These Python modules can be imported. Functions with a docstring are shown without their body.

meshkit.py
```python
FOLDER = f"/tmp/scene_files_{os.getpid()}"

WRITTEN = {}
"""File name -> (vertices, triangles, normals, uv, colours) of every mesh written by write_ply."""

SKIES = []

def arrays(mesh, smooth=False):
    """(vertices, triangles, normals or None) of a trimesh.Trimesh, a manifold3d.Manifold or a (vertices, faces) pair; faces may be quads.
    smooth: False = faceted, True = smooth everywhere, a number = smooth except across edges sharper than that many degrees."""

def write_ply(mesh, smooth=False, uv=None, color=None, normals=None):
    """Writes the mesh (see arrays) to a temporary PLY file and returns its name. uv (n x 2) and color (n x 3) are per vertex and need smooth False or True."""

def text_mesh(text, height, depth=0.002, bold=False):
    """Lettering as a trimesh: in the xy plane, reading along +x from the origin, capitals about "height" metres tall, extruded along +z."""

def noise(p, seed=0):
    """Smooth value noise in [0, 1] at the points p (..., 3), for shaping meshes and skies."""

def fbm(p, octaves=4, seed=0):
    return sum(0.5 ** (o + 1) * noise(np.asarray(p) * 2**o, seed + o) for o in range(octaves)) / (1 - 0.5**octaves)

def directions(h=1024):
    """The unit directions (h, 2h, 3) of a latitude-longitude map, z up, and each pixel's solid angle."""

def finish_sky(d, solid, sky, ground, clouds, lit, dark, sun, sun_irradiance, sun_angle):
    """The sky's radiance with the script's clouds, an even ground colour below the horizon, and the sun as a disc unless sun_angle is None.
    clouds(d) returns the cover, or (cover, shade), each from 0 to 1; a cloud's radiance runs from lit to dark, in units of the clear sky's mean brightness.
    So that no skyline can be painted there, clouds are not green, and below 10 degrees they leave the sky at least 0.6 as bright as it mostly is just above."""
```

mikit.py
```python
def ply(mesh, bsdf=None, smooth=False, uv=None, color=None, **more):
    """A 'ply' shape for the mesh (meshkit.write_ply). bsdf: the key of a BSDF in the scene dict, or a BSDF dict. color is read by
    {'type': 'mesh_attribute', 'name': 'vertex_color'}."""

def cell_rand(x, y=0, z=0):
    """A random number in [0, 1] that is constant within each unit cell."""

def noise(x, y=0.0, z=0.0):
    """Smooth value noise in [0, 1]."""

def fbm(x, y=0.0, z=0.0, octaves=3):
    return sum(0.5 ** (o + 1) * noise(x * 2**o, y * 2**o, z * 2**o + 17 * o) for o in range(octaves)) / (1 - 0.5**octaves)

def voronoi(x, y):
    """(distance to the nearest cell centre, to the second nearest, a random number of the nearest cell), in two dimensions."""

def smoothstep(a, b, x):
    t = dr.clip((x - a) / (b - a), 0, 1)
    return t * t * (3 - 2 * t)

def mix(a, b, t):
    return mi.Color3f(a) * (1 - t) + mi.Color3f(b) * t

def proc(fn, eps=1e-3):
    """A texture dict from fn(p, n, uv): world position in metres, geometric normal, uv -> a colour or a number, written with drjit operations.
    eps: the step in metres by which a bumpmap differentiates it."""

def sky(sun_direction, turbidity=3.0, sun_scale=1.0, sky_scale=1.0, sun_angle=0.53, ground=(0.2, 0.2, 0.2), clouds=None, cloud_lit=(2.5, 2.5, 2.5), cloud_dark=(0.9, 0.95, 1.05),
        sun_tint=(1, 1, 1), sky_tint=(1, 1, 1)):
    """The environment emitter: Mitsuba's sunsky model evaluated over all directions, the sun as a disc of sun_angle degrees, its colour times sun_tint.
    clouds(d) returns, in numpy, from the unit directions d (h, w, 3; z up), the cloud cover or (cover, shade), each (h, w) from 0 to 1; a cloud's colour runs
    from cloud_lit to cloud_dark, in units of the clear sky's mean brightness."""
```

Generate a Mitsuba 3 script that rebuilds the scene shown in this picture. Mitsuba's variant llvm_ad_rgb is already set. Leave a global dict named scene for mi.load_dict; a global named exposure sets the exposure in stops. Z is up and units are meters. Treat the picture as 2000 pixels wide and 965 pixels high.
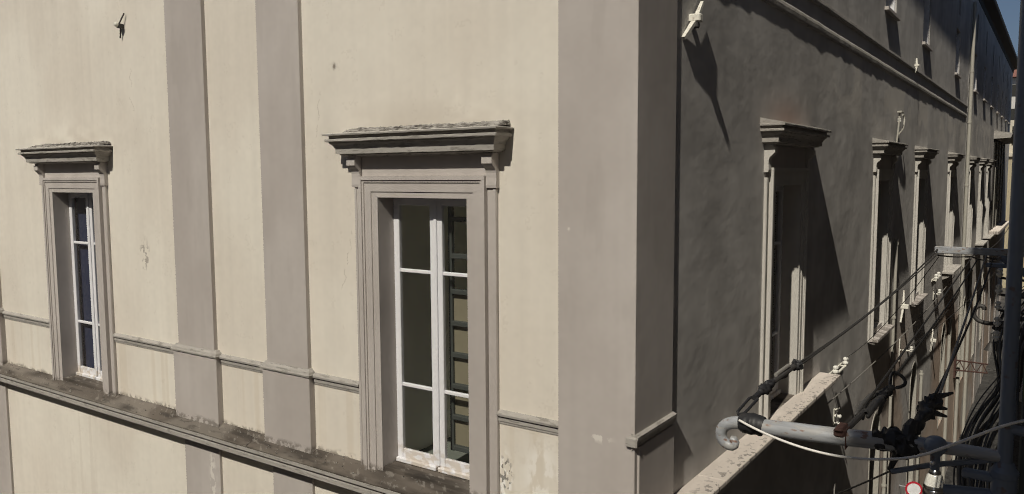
import math, numpy as np, trimesh, shapely, drjit as dr
import mitsuba as mi, mikit, meshkit
from shapely.geometry import Polygon, box as sbox
from mikit import proc, noise, fbm, smoothstep, mix, voronoi, cell_rand
T4 = mi.ScalarTransform4f
rng = np.random.default_rng(7)

# ------------------------------------------------------------------ camera, sky, exposure
CAM = np.array([3.0480665, -6.3691658, 8.5])
RIGHT = np.array([0.82401594, 0.56654253, -0.0052235763])
UP = np.array([-0.04709117, 0.0776744, 0.995866])
FWD = np.array([-0.56460619, 0.82036348, -0.09068409])
scene = {'type': 'scene'}
scene['camera'] = {'type': 'perspective', 'fov': 65.68, 'fov_axis': 'x', 'near_clip': 0.1, 'far_clip': 600.0,
                   'to_world': T4().look_at(origin=CAM.tolist(), target=(CAM + FWD).tolist(), up=UP.tolist())}
SUN = (0.098, -1.0, 1.02)
scene['sky_light'] = mikit.sky(SUN, turbidity=3, sun_scale=1.0, sky_scale=0.45, sun_tint=(0.88, 1.0, 1.17), sky_tint=(1.0, 0.94, 0.93))
exposure = 1.44
labels = {}

# ------------------------------------------------------------------ materials
def bs(key, d):
    scene[key] = d
    return key
def rough(col, alpha=0.25):
    return {'type': 'principled', 'base_color': col, 'roughness': alpha, 'specular': 0.3}
def solid(key, rgb, r=0.6, two=True, metallic=0.0):
    d = {'type': 'principled', 'base_color': {'type': 'rgb', 'value': list(rgb)}, 'roughness': r, 'metallic': metallic}
    return bs(key, {'type': 'twosided', 'b': d} if two else d)
def bumped(key, col, hgt, r=0.8, scale=1.0, eps=2e-3, spec=0.25):
    return bs(key, {'type': 'twosided', 'b': {'type': 'bumpmap', 'scale': scale, 't': proc(hgt, eps),
              'b': {'type': 'principled', 'base_color': proc(col), 'roughness': r, 'specular': spec}}})

def band(z, a, b, s):
    return smoothstep(a - s, a, z) * (1 - smoothstep(b, b + s, z))
def spot(p, x, z, rx, rz):
    return dr.exp(-dr.square((p.x - x) / rx) - dr.square((p.z - z) / rz))

def streaks(a, z):
    return fbm(a * 9.0, z * 0.35, 3.0, 3)
def crackline(p, x0, z0, slope, length, wob):
    zz = p.z - z0
    xc = x0 + slope * zz + wob * (fbm(p.z * 9.0, 4.0, 1.0, 3) - 0.5)
    m = (1 - smoothstep(0.002, 0.009, dr.abs(p.x - xc))) * smoothstep(-length, -length * 0.8, zz) * (1 - smoothstep(length * 0.8, length, zz))
    return m * smoothstep(0.35, 0.55, noise(p.x * 20, p.z * 20, 2.0))

def cream_col(p, n, uv):
    big = fbm(p.x * 0.8, p.z * 0.6, 1.0, 4)
    st = streaks(p.x, p.z)
    fine = fbm(p.x * 14, p.z * 14, 5.0, 3)
    c = mix((0.622, 0.576, 0.508), (0.675, 0.638, 0.568), smoothstep(0.25, 0.75, big))
    c = c * (0.93 + 0.08 * st + 0.06 * fine)
    # grime run-off under the string course and just above the ledge
    low = band(p.z, 5.2, 5.95, 0.25)
    c = mix(c, mi.Color3f(0.46, 0.385, 0.29), 0.28 * low * smoothstep(0.48, 0.78, st))
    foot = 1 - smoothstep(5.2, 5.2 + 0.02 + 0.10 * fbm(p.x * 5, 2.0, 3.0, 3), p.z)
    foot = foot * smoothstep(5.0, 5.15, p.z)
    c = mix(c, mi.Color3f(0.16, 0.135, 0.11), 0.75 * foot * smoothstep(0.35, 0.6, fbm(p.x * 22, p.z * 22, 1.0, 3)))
    # white peeled patch right of the second window
    pk = spot(p, -1.0, 5.55, 0.17, 0.28) * smoothstep(0.42, 0.62, fbm(p.x * 13, p.z * 6, 8.0, 4))
    c = mix(c, mi.Color3f(0.74, 0.71, 0.66), dr.clip(1.7 * pk, 0, 0.85))
    ck = spot(p, -1.43, 5.45, 0.06, 0.18)
    c = mix(c, mi.Color3f(0.78, 0.77, 0.74), dr.clip(2.5 * ck * smoothstep(0.45, 0.55, fbm(p.x * 24, p.z * 14, 3.0, 3)), 0, 0.9))
    c = mix(c, mi.Color3f(0.12, 0.11, 0.10), dr.clip(2.0 * ck * smoothstep(0.60, 0.66, fbm(p.x * 30, p.z * 20, 6.0, 3)), 0, 0.8))
    # damaged spots, cracks
    dm = spot(p, -7.76, 7.37, 0.10, 0.16) * smoothstep(0.57, 0.66, fbm(p.x * 22, p.z * 16, 9.0, 3))
    c = mix(c, mi.Color3f(0.20, 0.17, 0.14), dr.clip(1.2 * dm, 0, 0.6))
    dm = spot(p, -3.76, 9.73, 0.022, 0.03)
    c = mix(c, mi.Color3f(0.20, 0.17, 0.14), dr.clip(1.3 * dm, 0, 0.9))
    cr = crackline(p, -4.05, 9.2, 0.12, 0.28, 0.10) + crackline(p, -3.62, 7.55, 0.25, 0.38, 0.12) + crackline(p, -7.9, 9.6, -0.1, 0.5, 0.15)
    c = mix(c, mi.Color3f(0.30, 0.255, 0.20), dr.clip(0.40 * cr, 0, 0.5))
    dp = dr.exp(-dr.square((p.x + 2.46) / 1.15)) + dr.exp(-dr.square((p.x + 9.62) / 1.15))
    c = mix(c, mi.Color3f(0.43, 0.38, 0.32), 0.22 * dr.clip(dp, 0, 1) * band(p.z, 3.4, 4.75, 0.4) * smoothstep(0.50, 0.70, st))
    tp = fbm(p.x * 0.35, p.z * 0.5, 27.0, 3)
    c = c * (0.955 + 0.09 * tp)
    # soot above window heads
    hd = spot(p, -2.4, 9.05, 1.2, 0.22) + spot(p, -9.6, 9.08, 1.2, 0.22)
    c = mix(c, mi.Color3f(0.45, 0.40, 0.34), 0.45 * dr.clip(hd, 0, 1) * smoothstep(0.3, 0.7, fbm(p.x * 3, p.z * 5, 4.0, 3)))
    sp = smoothstep(0.80, 0.86, noise(p.x * 7, p.z * 7, 3.0)) * smoothstep(0.55, 0.8, noise(p.x * 45, p.z * 45, 7.0))
    return mix(c, mi.Color3f(0.36, 0.31, 0.25), 0.10 * sp)
def cream_h(p, n, uv):
    return 0.010 * fbm(p.x * 0.9, p.z * 0.9, 2.0, 3) + 0.0011 * fbm(p.x * 7, p.z * 7, 6.0, 3)
bumped('plaster_cream', cream_col, cream_h, 0.9)

def grey_col(p, n, uv):
    a = p.x + p.y
    big = fbm(a * 1.1, p.z * 0.7, 11.0, 4)
    c = mix((0.39, 0.356, 0.335), (0.445, 0.412, 0.39), smoothstep(0.25, 0.75, big))
    c = c * (0.94 + 0.07 * streaks(a, p.z) + 0.05 * fbm(a * 16, p.z * 16, 2.0, 3))
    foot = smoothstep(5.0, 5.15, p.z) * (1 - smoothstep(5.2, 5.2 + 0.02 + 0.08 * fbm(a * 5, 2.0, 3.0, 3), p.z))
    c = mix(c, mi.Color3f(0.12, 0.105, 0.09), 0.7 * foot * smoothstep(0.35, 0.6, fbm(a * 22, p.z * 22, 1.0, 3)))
    # white scars on the corner pilaster and the lower pilaster
    k = 0.6 * spot(p, -0.33, 6.08, 0.10, 0.035) * smoothstep(0.52, 0.62, fbm(p.x * 22, p.z * 22, 4.0, 3))
    k = k + spot(p, -6.28, 4.35, 0.05, 0.36) * smoothstep(0.50, 0.60, fbm(p.x * 26, p.z * 12, 4.0, 3)) + 0.6 * spot(p, -0.66, 8.0, 0.011, 0.013)
    c = c * (0.93 + 0.14 * fbm(a * 0.9, p.z * 0.45, 33.0, 3))
    c = mix(c, mi.Color3f(0.27, 0.245, 0.225), 0.12 * smoothstep(0.60, 0.74, fbm(a * 5, p.z * 1.1, 19.0, 4)))
    return mix(c, mi.Color3f(0.60, 0.57, 0.53), dr.clip(2.0 * k, 0, 0.8))
def grey_h(p, n, uv):
    a = p.x + p.y
    return 0.004 * fbm(a * 1.3, p.z * 1.1, 3.0, 3) + 0.0008 * fbm(a * 9, p.z * 9, 6.0, 3)
bumped('plaster_grey', grey_col, grey_h, 0.85)

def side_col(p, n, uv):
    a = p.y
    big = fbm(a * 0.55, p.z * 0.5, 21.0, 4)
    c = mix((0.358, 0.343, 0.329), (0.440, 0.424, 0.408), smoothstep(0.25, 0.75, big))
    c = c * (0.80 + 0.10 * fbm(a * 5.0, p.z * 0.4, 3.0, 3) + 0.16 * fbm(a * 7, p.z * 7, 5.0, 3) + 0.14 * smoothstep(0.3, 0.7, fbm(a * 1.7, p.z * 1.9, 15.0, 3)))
    # pale worn plaster under the string course
    w = band(p.z, 9.7, 10.5, 0.5) * smoothstep(5.0, 9.0, a) * smoothstep(0.48, 0.62, fbm(a * 0.9, p.z * 1.3, 9.0, 4))
    c = mix(c, mi.Color3f(0.52, 0.49, 0.45), 0.7 * w)
    # rusty bloom above the first window head
    rb = dr.exp(-dr.square((a - 4.55) / 0.85) - dr.square((p.z - 9.22) / 0.28))
    c = mix(c, mi.Color3f(0.36, 0.22, 0.17), 0.55 * rb)
    # reddish bare plaster lower down the street
    lw = (1 - smoothstep(3.4, 6.0, p.z)) * smoothstep(8, 17, a) * smoothstep(0.40, 0.62, fbm(a * 0.30, p.z * 0.45, 14.0, 4))
    c = mix(c, mi.Color3f(0.40, 0.30, 0.23), 0.75 * lw)
    return c
def side_h(p, n, uv):
    return 0.0105 * fbm(p.y * 0.7, p.z * 0.8, 2.0, 2) + 0.0052 * fbm(p.y * 1.9, p.z * 2.8, 5.0, 3) + 0.0015 * fbm(p.y * 5, p.z * 9, 15.0, 2) + 0.0005 * fbm(p.y * 16, p.z * 28, 6.0, 2)
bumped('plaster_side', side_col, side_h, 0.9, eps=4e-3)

def stone_col(p, n, uv):
    a = p.x + p.y
    f1 = fbm(p.x * 1.6, p.y * 9 + p.x * 0.4, 31.0, 4)
    f2 = fbm(a * 17, p.y * 17, p.z * 17, 3)
    c = mix((0.055, 0.047, 0.040), (0.115, 0.098, 0.083), smoothstep(0.3, 0.7, f1))
    c = mix(c, mi.Color3f(0.26, 0.24, 0.215), smoothstep(0.60, 0.76, f2) * 0.45)
    c = mix(c, mi.Color3f(0.20, 0.178, 0.155), 0.65 * smoothstep(0.42, 0.62, fbm(p.x * 1.1, p.y * 3, 51.0, 3)))
    return mix(c, mi.Color3f(0.03, 0.027, 0.024), smoothstep(0.58, 0.70, fbm(p.x * 4, p.y * 16, p.z * 9, 4)) * 0.5)
def stone_h(p, n, uv):
    return 0.0035 * fbm(p.x * 14 + p.y * 3, p.y * 16, p.z * 12, 4)
bumped('dirty_stone', stone_col, stone_h, 0.95)

def slab_col(p, n, uv):
    a = p.y
    c = mix((0.45, 0.405, 0.365), (0.55, 0.50, 0.455), fbm(a * 2.2, p.x * 9, 3.0, 4))
    sp = smoothstep(0.60, 0.70, fbm(a * 20, p.x * 24, 8.0, 3)) * smoothstep(0.05, 0.3, p.x)
    return mix(c, mi.Color3f(0.13, 0.12, 0.11), 0.8 * sp)
bumped('pale_slab', slab_col, stone_h, 0.95)

def mould_col(p, n, uv):
    a = p.x + p.y
    c = mix((0.30, 0.283, 0.26), (0.40, 0.378, 0.352), fbm(a * 2.0, p.z * 9, 3.0, 4))
    c = c * (0.85 + 0.2 * fbm(a * 14, p.z * 30, 5.0, 3))
    return mix(c, mi.Color3f(0.13, 0.12, 0.105), 0.5 * smoothstep(0.62, 0.74, fbm(a * 9, p.z * 60, 8.0, 3)))
bumped('weathered_moulding', mould_col, lambda p, n, uv: 0.0012 * fbm(p.x * 9 + p.y * 9, p.y * 9, p.z * 30, 3), 0.9)

def mortar_col(p, n, uv):
    f = fbm(p.x * 22 + p.y * 9, p.y * 30, p.z * 30, 3)
    c = mix((0.09, 0.083, 0.075), (0.29, 0.275, 0.255), smoothstep(0.3, 0.7, f))
    return mix(c, mi.Color3f(0.05, 0.045, 0.04), smoothstep(0.58, 0.70, fbm(p.x * 14 + p.y * 14, p.y * 20, p.z * 20 + 9, 3)))
bumped('crumbling_mortar', mortar_col, lambda p, n, uv: 0.008 * fbm(p.x * 30 + p.y * 30, p.y * 30, p.z * 30, 3), 0.95)

def white_col(p, n, uv):
    c = mi.Color3f(0.70, 0.70, 0.73) * (0.9 + 0.14 * fbm((p.x + p.y) * 8, p.z * 2.0, p.z, 3))
    w = (1 - smoothstep(5.25, 5.62, p.z)) * smoothstep(0.40, 0.62, fbm((p.x + p.y) * 14, p.z * 22, 3.0, 3))
    return mix(c, mi.Color3f(0.50, 0.43, 0.35), 0.75 * w)
bs('white_paint', {'type': 'twosided', 'b': {'type': 'principled', 'base_color': proc(white_col), 'roughness': 0.45, 'specular': 0.4}})
def bracket_col(p, n, uv):
    c = mi.Color3f(0.70, 0.68, 0.61) * (0.85 + 0.2 * fbm(p.x * 30, p.y * 30, p.z * 30, 2))
    return mix(c, mi.Color3f(0.25, 0.15, 0.09), 0.7 * smoothstep(0.66, 0.78, fbm(p.x * 18, p.y * 18, p.z * 18 + 5, 3)))
bs('old_white_iron', {'type': 'twosided', 'b': {'type': 'principled', 'base_color': proc(bracket_col), 'roughness': 0.6}})
solid('pipe_paint', (0.36, 0.345, 0.305), 0.6)
def pale_col(p, n, uv):
    a = p.x + p.y
    return mix((0.45, 0.432, 0.40), (0.54, 0.52, 0.485), fbm(a * 2.0, p.z * 1.2, 41.0, 4)) * (0.93 + 0.1 * fbm(a * 12, p.z * 12, 2.0, 3))
bumped('plaster_pale', pale_col, lambda p, n, uv: 0.001 * fbm(p.x * 6 + p.y * 6, p.y * 3, p.z * 6, 3), 0.85)
def iron_col(p, n, uv):
    c = mi.Color3f(0.30, 0.312, 0.33) * (0.62 + 0.7 * fbm(p.x * 9, p.y * 70, p.z * 70, 4))
    c = mix(c, mi.Color3f(0.33, 0.32, 0.30), 0.6 * smoothstep(0.55, 0.7, fbm(p.x * 12, p.y * 40, p.z * 40 + 3, 3)))
    return mix(c, mi.Color3f(0.17, 0.085, 0.05), 0.85 * smoothstep(0.66, 0.76, fbm(p.x * 30, p.y * 60, p.z * 60 + 8, 3)))
bs('grey_iron', {'type': 'twosided', 'b': {'type': 'principled', 'base_color': proc(iron_col), 'roughness': 0.42, 'specular': 0.5}})
def pole_col(p, n, uv):
    c = mi.Color3f(0.135, 0.163, 0.215) * (0.85 + 0.25 * fbm(p.x * 40, p.y * 40, p.z * 5, 3))
    return mix(c, mi.Color3f(0.12, 0.075, 0.05), 0.7 * smoothstep(0.66, 0.76, fbm(p.x * 30, p.y * 30, p.z * 22 + 8, 3)))
bs('blue_grey_iron', {'type': 'twosided', 'b': {'type': 'principled', 'base_color': proc(pole_col), 'roughness': 0.45, 'specular': 0.5}})
solid('black_tape', (0.018, 0.018, 0.02), 0.55)
solid('black_cable', (0.03, 0.028, 0.026), 0.6)
solid('grey_cable', (0.20, 0.19, 0.175), 0.6)
solid('loop_cable', (0.075, 0.072, 0.068), 0.5)
solid('white_cable', (0.66, 0.64, 0.60), 0.5)
solid('eave_shade', (0.045, 0.04, 0.036), 0.8)  # near-black tone stands in for the shade under the eaves
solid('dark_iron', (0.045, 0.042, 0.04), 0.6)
solid('rust', (0.062, 0.030, 0.024), 0.85)
solid('porcelain', (0.74, 0.73, 0.68), 0.25)
solid('room_wall', (0.80, 0.80, 0.72), 0.9)
solid('room_floor', (0.13, 0.145, 0.125), 0.8)
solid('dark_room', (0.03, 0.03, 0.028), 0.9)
solid('shutter_frame', (0.045, 0.052, 0.048), 0.6)
solid('shutter_panel', (0.185, 0.168, 0.115), 0.8)
solid('blue_blind', (0.017, 0.024, 0.060), 0.85)
solid('grey_shutter', (0.20, 0.19, 0.17), 0.8)
solid('steel', (0.72, 0.72, 0.72), 0.18, metallic=1.0)
solid('sign_white', (0.75, 0.76, 0.78), 0.4)
solid('sign_red', (0.48, 0.03, 0.05), 0.4)
solid('yellow_plaster', (0.42, 0.36, 0.24), 0.9)
solid('cream_far', (0.55, 0.50, 0.40), 0.9)
solid('red_far', (0.30, 0.07, 0.06), 0.9)
solid('roof_tile', (0.20, 0.095, 0.075), 0.9)
solid('pale_far', (0.55, 0.53, 0.50), 0.9)
bs('glass', {'type': 'thindielectric', 'int_ior': 1.5})
def opp_col(p, n, uv):
    return mix((0.44, 0.41, 0.36), (0.54, 0.50, 0.45), fbm(p.y * 0.7 + p.x * 0.7, p.z * 0.6, 1.0, 4))
bs('opposite_plaster', {'type': 'twosided', 'b': {'type': 'principled', 'base_color': proc(opp_col), 'roughness': 0.9}})
def street_col(p, n, uv):
    d1, d2, r = voronoi(p.x * 2.2, p.y * 2.2)
    return mix((0.035, 0.034, 0.033), (0.065, 0.063, 0.06), r) * (0.5 + 0.5 * smoothstep(0.02, 0.10, d2 - d1))
bs('street_stone', {'type': 'twosided', 'b': {'type': 'principled', 'base_color': proc(street_col), 'roughness': 0.7}})

# ------------------------------------------------------------------ mesh helpers (local frame of a facade: u along, w inward, z up)
def box(x0, x1, y0, y1, z0, z1):
    return trimesh.creation.box(bounds=[[x0, y0, z0], [x1, y1, z1]])
def bevel(x0, x1, y0, y1, z0, z1, b):
    P = []
    for sx, X in ((1, x0), (-1, x1)):
        for sy, Y in ((1, y0), (-1, y1)):
            for sz, Z in ((1, z0), (-1, z1)):
                P += [(X + sx * b, Y + sy * b, Z), (X + sx * b, Y, Z + sz * b), (X, Y + sy * b, Z + sz * b)]
    return trimesh.Trimesh(P).convex_hull
def cat(*ms):
    return trimesh.util.concatenate([m for m in ms])
M_UZ = np.array([[1, 0, 0, 0], [0, 0, 1, 0], [0, 1, 0, 0], [0, 0, 0, 1.]])
def plate(poly, w0, w1):
    """a polygon in (u, z), extruded from depth w0 to w1"""
    m = trimesh.creation.extrude_polygon(poly, w1 - w0)
    m.apply_transform(M_UZ); m.apply_translation([0, w0, 0])
    return m
M_DZ = np.array([[0, 0, 1, 0], [-1, 0, 0, 0], [0, 1, 0, 0], [0, 0, 0, 1.]])
def run(profile, u0, u1):
    """a (d, z) profile (d = distance in front of the wall), extruded along u"""
    m = trimesh.creation.extrude_polygon(Polygon(profile), u1 - u0)
    m.apply_transform(M_DZ); m.apply_translation([u0, 0, 0])
    return m
def ring(profile, u0, u1, e=1.0, nseg=1, jit=0.0, seed=0):
    """a cornice with returned ends: rings round three sides, closed on top and below"""
    g = np.random.default_rng(seed)
    us = np.linspace(0, 1, nseg + 1)
    V, Fc = [], []
    n = nseg + 3
    prof = [(profile[0][0], profile[0][1])] + list(profile[1:])
    for k, (d, z) in enumerate(prof):
        a, b = u0 - d * e, u1 + d * e
        V.append((a, 0, z))
        for t in us:
            j = jit * (g.random() - 0.5) if 0 < t < 1 else 0
            V.append((a + (b - a) * t, -d + j, z + 0.5 * jit * (g.random() - 0.5)))
        V.append((b, 0, z))
    for k in range(len(prof) - 1):
        for i in range(n - 1):
            p, q = k * n + i, (k + 1) * n + i
            Fc.append((p, q, q + 1)); Fc.append((p, q + 1, p + 1))
    m = trimesh.Trimesh(V, Fc, process=False)
    caps = []
    for k, flip in ((0, False), (len(prof) - 1, True)):
        vv = [V[k * n + i] for i in range(n)]
        c = len(vv)
        vv.append(((u0 + u1) / 2, 0, prof[k][1]))
        ff = [(c, i, i + 1) if not flip else (c, i + 1, i) for i in range(n - 1)]
        caps.append(trimesh.Trimesh(vv, ff, process=False))
    return cat(m, *caps)
def tube(pts, r, sides=10, closed_ends=True):
    P = np.array(pts, float); n = len(P)
    R = np.full(n, r) if np.isscalar(r) else np.array(r, float)
    tg = np.gradient(P, axis=0); tg /= np.linalg.norm(tg, axis=1)[:, None]
    ref = np.array([0, 0, 1.0]) if abs(tg[0][2]) < 0.9 else np.array([1.0, 0, 0])
    a = np.cross(tg[0], ref); a /= np.linalg.norm(a)
    V, F = [], []
    for i in range(n):
        a = a - tg[i] * (a @ tg[i]); a /= np.linalg.norm(a)
        b = np.cross(tg[i], a)
        for k in range(sides):
            th = 2 * np.pi * k / sides
            V.append(P[i] + R[i] * (np.cos(th) * a + np.sin(th) * b))
    for i in range(n - 1):
        for k in range(sides):
            p, q = i * sides + k, i * sides + (k + 1) % sides
            F += [(p, q, q + sides), (p, q + sides, p + sides)]
    if closed_ends:
        for i, fl in ((0, True), (n - 1, False)):
            c = len(V); V.append(P[i])
            for k in range(sides):
                p, q = i * sides + k, i * sides + (k + 1) % sides
                F.append((c, q, p) if fl else (c, p, q))
    return trimesh.Trimesh(V, F, process=False)
def smooth_path(pts, n=40):
    from scipy.interpolate import PchipInterpolator, CubicSpline
    P = np.array(pts, float)
    s = np.r_[0, np.cumsum(np.linalg.norm(np.diff(P, axis=0), axis=1))]
    return CubicSpline(s, P)(np.linspace(0, s[-1], n))
def lathe(profile, n=20):
    return trimesh.creation.revolve(np.array(profile, float), sections=n)
def ball(c, r, sub=2):
    m = trimesh.creation.icosphere(subdivisions=sub, radius=1.0); m.apply_scale(r); m.apply_translation(c); return m
def rod(a, b, r, s=8):
    return tube([a, b], r, s)
def lump(pts, r, seed, amp=0.35, freq=40):
    """an uneven wrapped bundle round a polyline"""
    P = smooth_path(pts, 36)
    R = np.interp(np.linspace(0, 1, 36), np.linspace(0, 1, len(r)), r)
    m = tube(P, R, 16)
    nn = meshkit.noise(m.vertices * freq + seed * 7.3) - 0.5
    c = P[np.clip((np.arange(len(m.vertices)) // 16), 0, 35)]
    m.vertices = m.vertices + (m.vertices - c) * (amp * 2 * nn)[:, None]
    return m

def key_for(base):
    if base not in scene and not any(k.startswith(base + '__') for k in scene):
        return base
    i = 1
    while f'{base}_{i:03d}' in scene or any(k.startswith(f'{base}_{i:03d}__') for k in scene):
        i += 1
    return f'{base}_{i:03d}'
CACHE = {}
def put(name, mesh, bsdf, parent=None, smooth=False, T=None):
    """one entry of the scene; mesh may be a ready ply dict, shared between copies"""
    k = key_for((parent + '__' if parent else '') + name)
    d = dict(mesh) if isinstance(mesh, dict) else mikit.ply(mesh, bsdf, smooth)
    if T is not None:
        d['to_world'] = T
    scene[k] = d
    return k
def pl(mesh, bsdf, smooth=False):
    return mikit.ply(mesh, bsdf, smooth)
def lab(k, text, category=None, group=None, kind=None):
    labels[k] = {'label': text}
    if category: labels[k]['category'] = category
    if group: labels[k]['group'] = group
    if kind: labels[k]['kind'] = kind
    return k

GROUND = -3.0
FRONT = T4()                                                     # u -> +x, outwards -y
def side(dz=0.08):
    return T4().translate([0, 0, dz]).rotate([0, 0, 1], 90)      # u -> +y, outwards +x

# ------------------------------------------------------------------ setting: street
k = put('street', trimesh.Trimesh([(-300, -300, GROUND), (300, -300, GROUND), (300, 300, GROUND), (-300, 300, GROUND)], [(0, 1, 2), (0, 2, 3)]), 'street_stone')
lab(k, 'dark stone paved street far below between the buildings', kind='structure')
k = put('pavement', cat(bevel(0.0, 0.7, 0.0, 60, GROUND - 0.2, GROUND + 0.12, 0.02), bevel(-30, 0.7, -1.2, 0.0, GROUND - 0.2, GROUND + 0.12, 0.02)), 'street_stone')
lab(k, 'narrow raised pavement along the foot of the cream corner palazzo', kind='structure')

# ------------------------------------------------------------------ the corner palazzo
PAL = 'palazzo'
lab(PAL, 'cream corner palazzo with grey pilasters, tall framed windows and a dim grey side wall', 'building')
WC_FRONT = [-2.472, -9.63]
WC_SIDE = [4.57, 11.62, 17.12, 24.3]
OW, OZ0, OZ1 = 0.605, 5.20, 8.262
ARCH = [11.9, 17.4, 24.2]
SMALL = [11.95, 17.2, 24.8]
def arch_poly(c, hw, z0, z1):
    t = np.linspace(0, np.pi, 13)
    return Polygon([(c - hw, z0)] + [(c + hw, z0)] + [(c + hw * np.cos(a), z1 - hw + hw * np.sin(a)) for a in t])
front = sbox(-22, GROUND, 0.01, 17.0)
for c in WC_FRONT + [-16.74]:
    front = front.difference(sbox(c - OW - 0.05, OZ0 - 0.02, c + OW + 0.05, OZ1 + 0.05))
put('front_wall', plate(front, 0.0, 0.30), 'plaster_cream', PAL)
sidep = sbox(0.30, GROUND, 28.9, 17.0)
for c in WC_SIDE:
    sidep = sidep.difference(sbox(c - OW - 0.05, OZ0 + 0.06, c + OW + 0.05, OZ1 + 0.13))
for c in [4.67] + ARCH:
    sidep = sidep.difference(arch_poly(c, 0.62, -0.2, 3.37))
for c in SMALL:
    sidep = sidep.difference(sbox(c - 0.62, 11.82, c + 0.62, 13.3))
    sidep = sidep.difference(sbox(c - 0.28, 13.8, c + 0.28, 14.9))
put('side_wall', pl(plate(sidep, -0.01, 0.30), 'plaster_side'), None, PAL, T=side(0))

# pilasters on the front (shaft, pedestal with cap, lower shaft)
def pilaster(a, b, pa, pb, low=True):
    k = put('pilaster', bevel(a, b, -0.057, 0.01, 6.16, 17.0, 0.004), 'plaster_grey', PAL)
    put('pedestal', bevel(pa, pb, -0.085, 0.01, 5.10, 6.12, 0.005), 'plaster_grey', k)
    cap = ring([(0.085, 6.09), (0.105, 6.10), (0.11, 6.12), (0.10, 6.13), (0.09, 6.155), (0.06, 6.18), (0.055, 6.19)], pa + 0.085, pb - 0.085, nseg=24, jit=0.006, seed=int(-a * 9))
    put('cap', cap, 'weathered_moulding', k)
    put('lower_shaft', bevel(a + 0.02, b, -0.04, 0.01, GROUND, 4.85, 0.004), 'plaster_grey', k)
pilaster(-6.93, -6.12, -7.02, -6.05)
pilaster(-5.035, -4.28, -5.10, -4.235)
pilaster(-13.16, -12.36, -13.24, -12.30)
pilaster(-15.0, -14.2, -15.06, -14.14)
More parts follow.
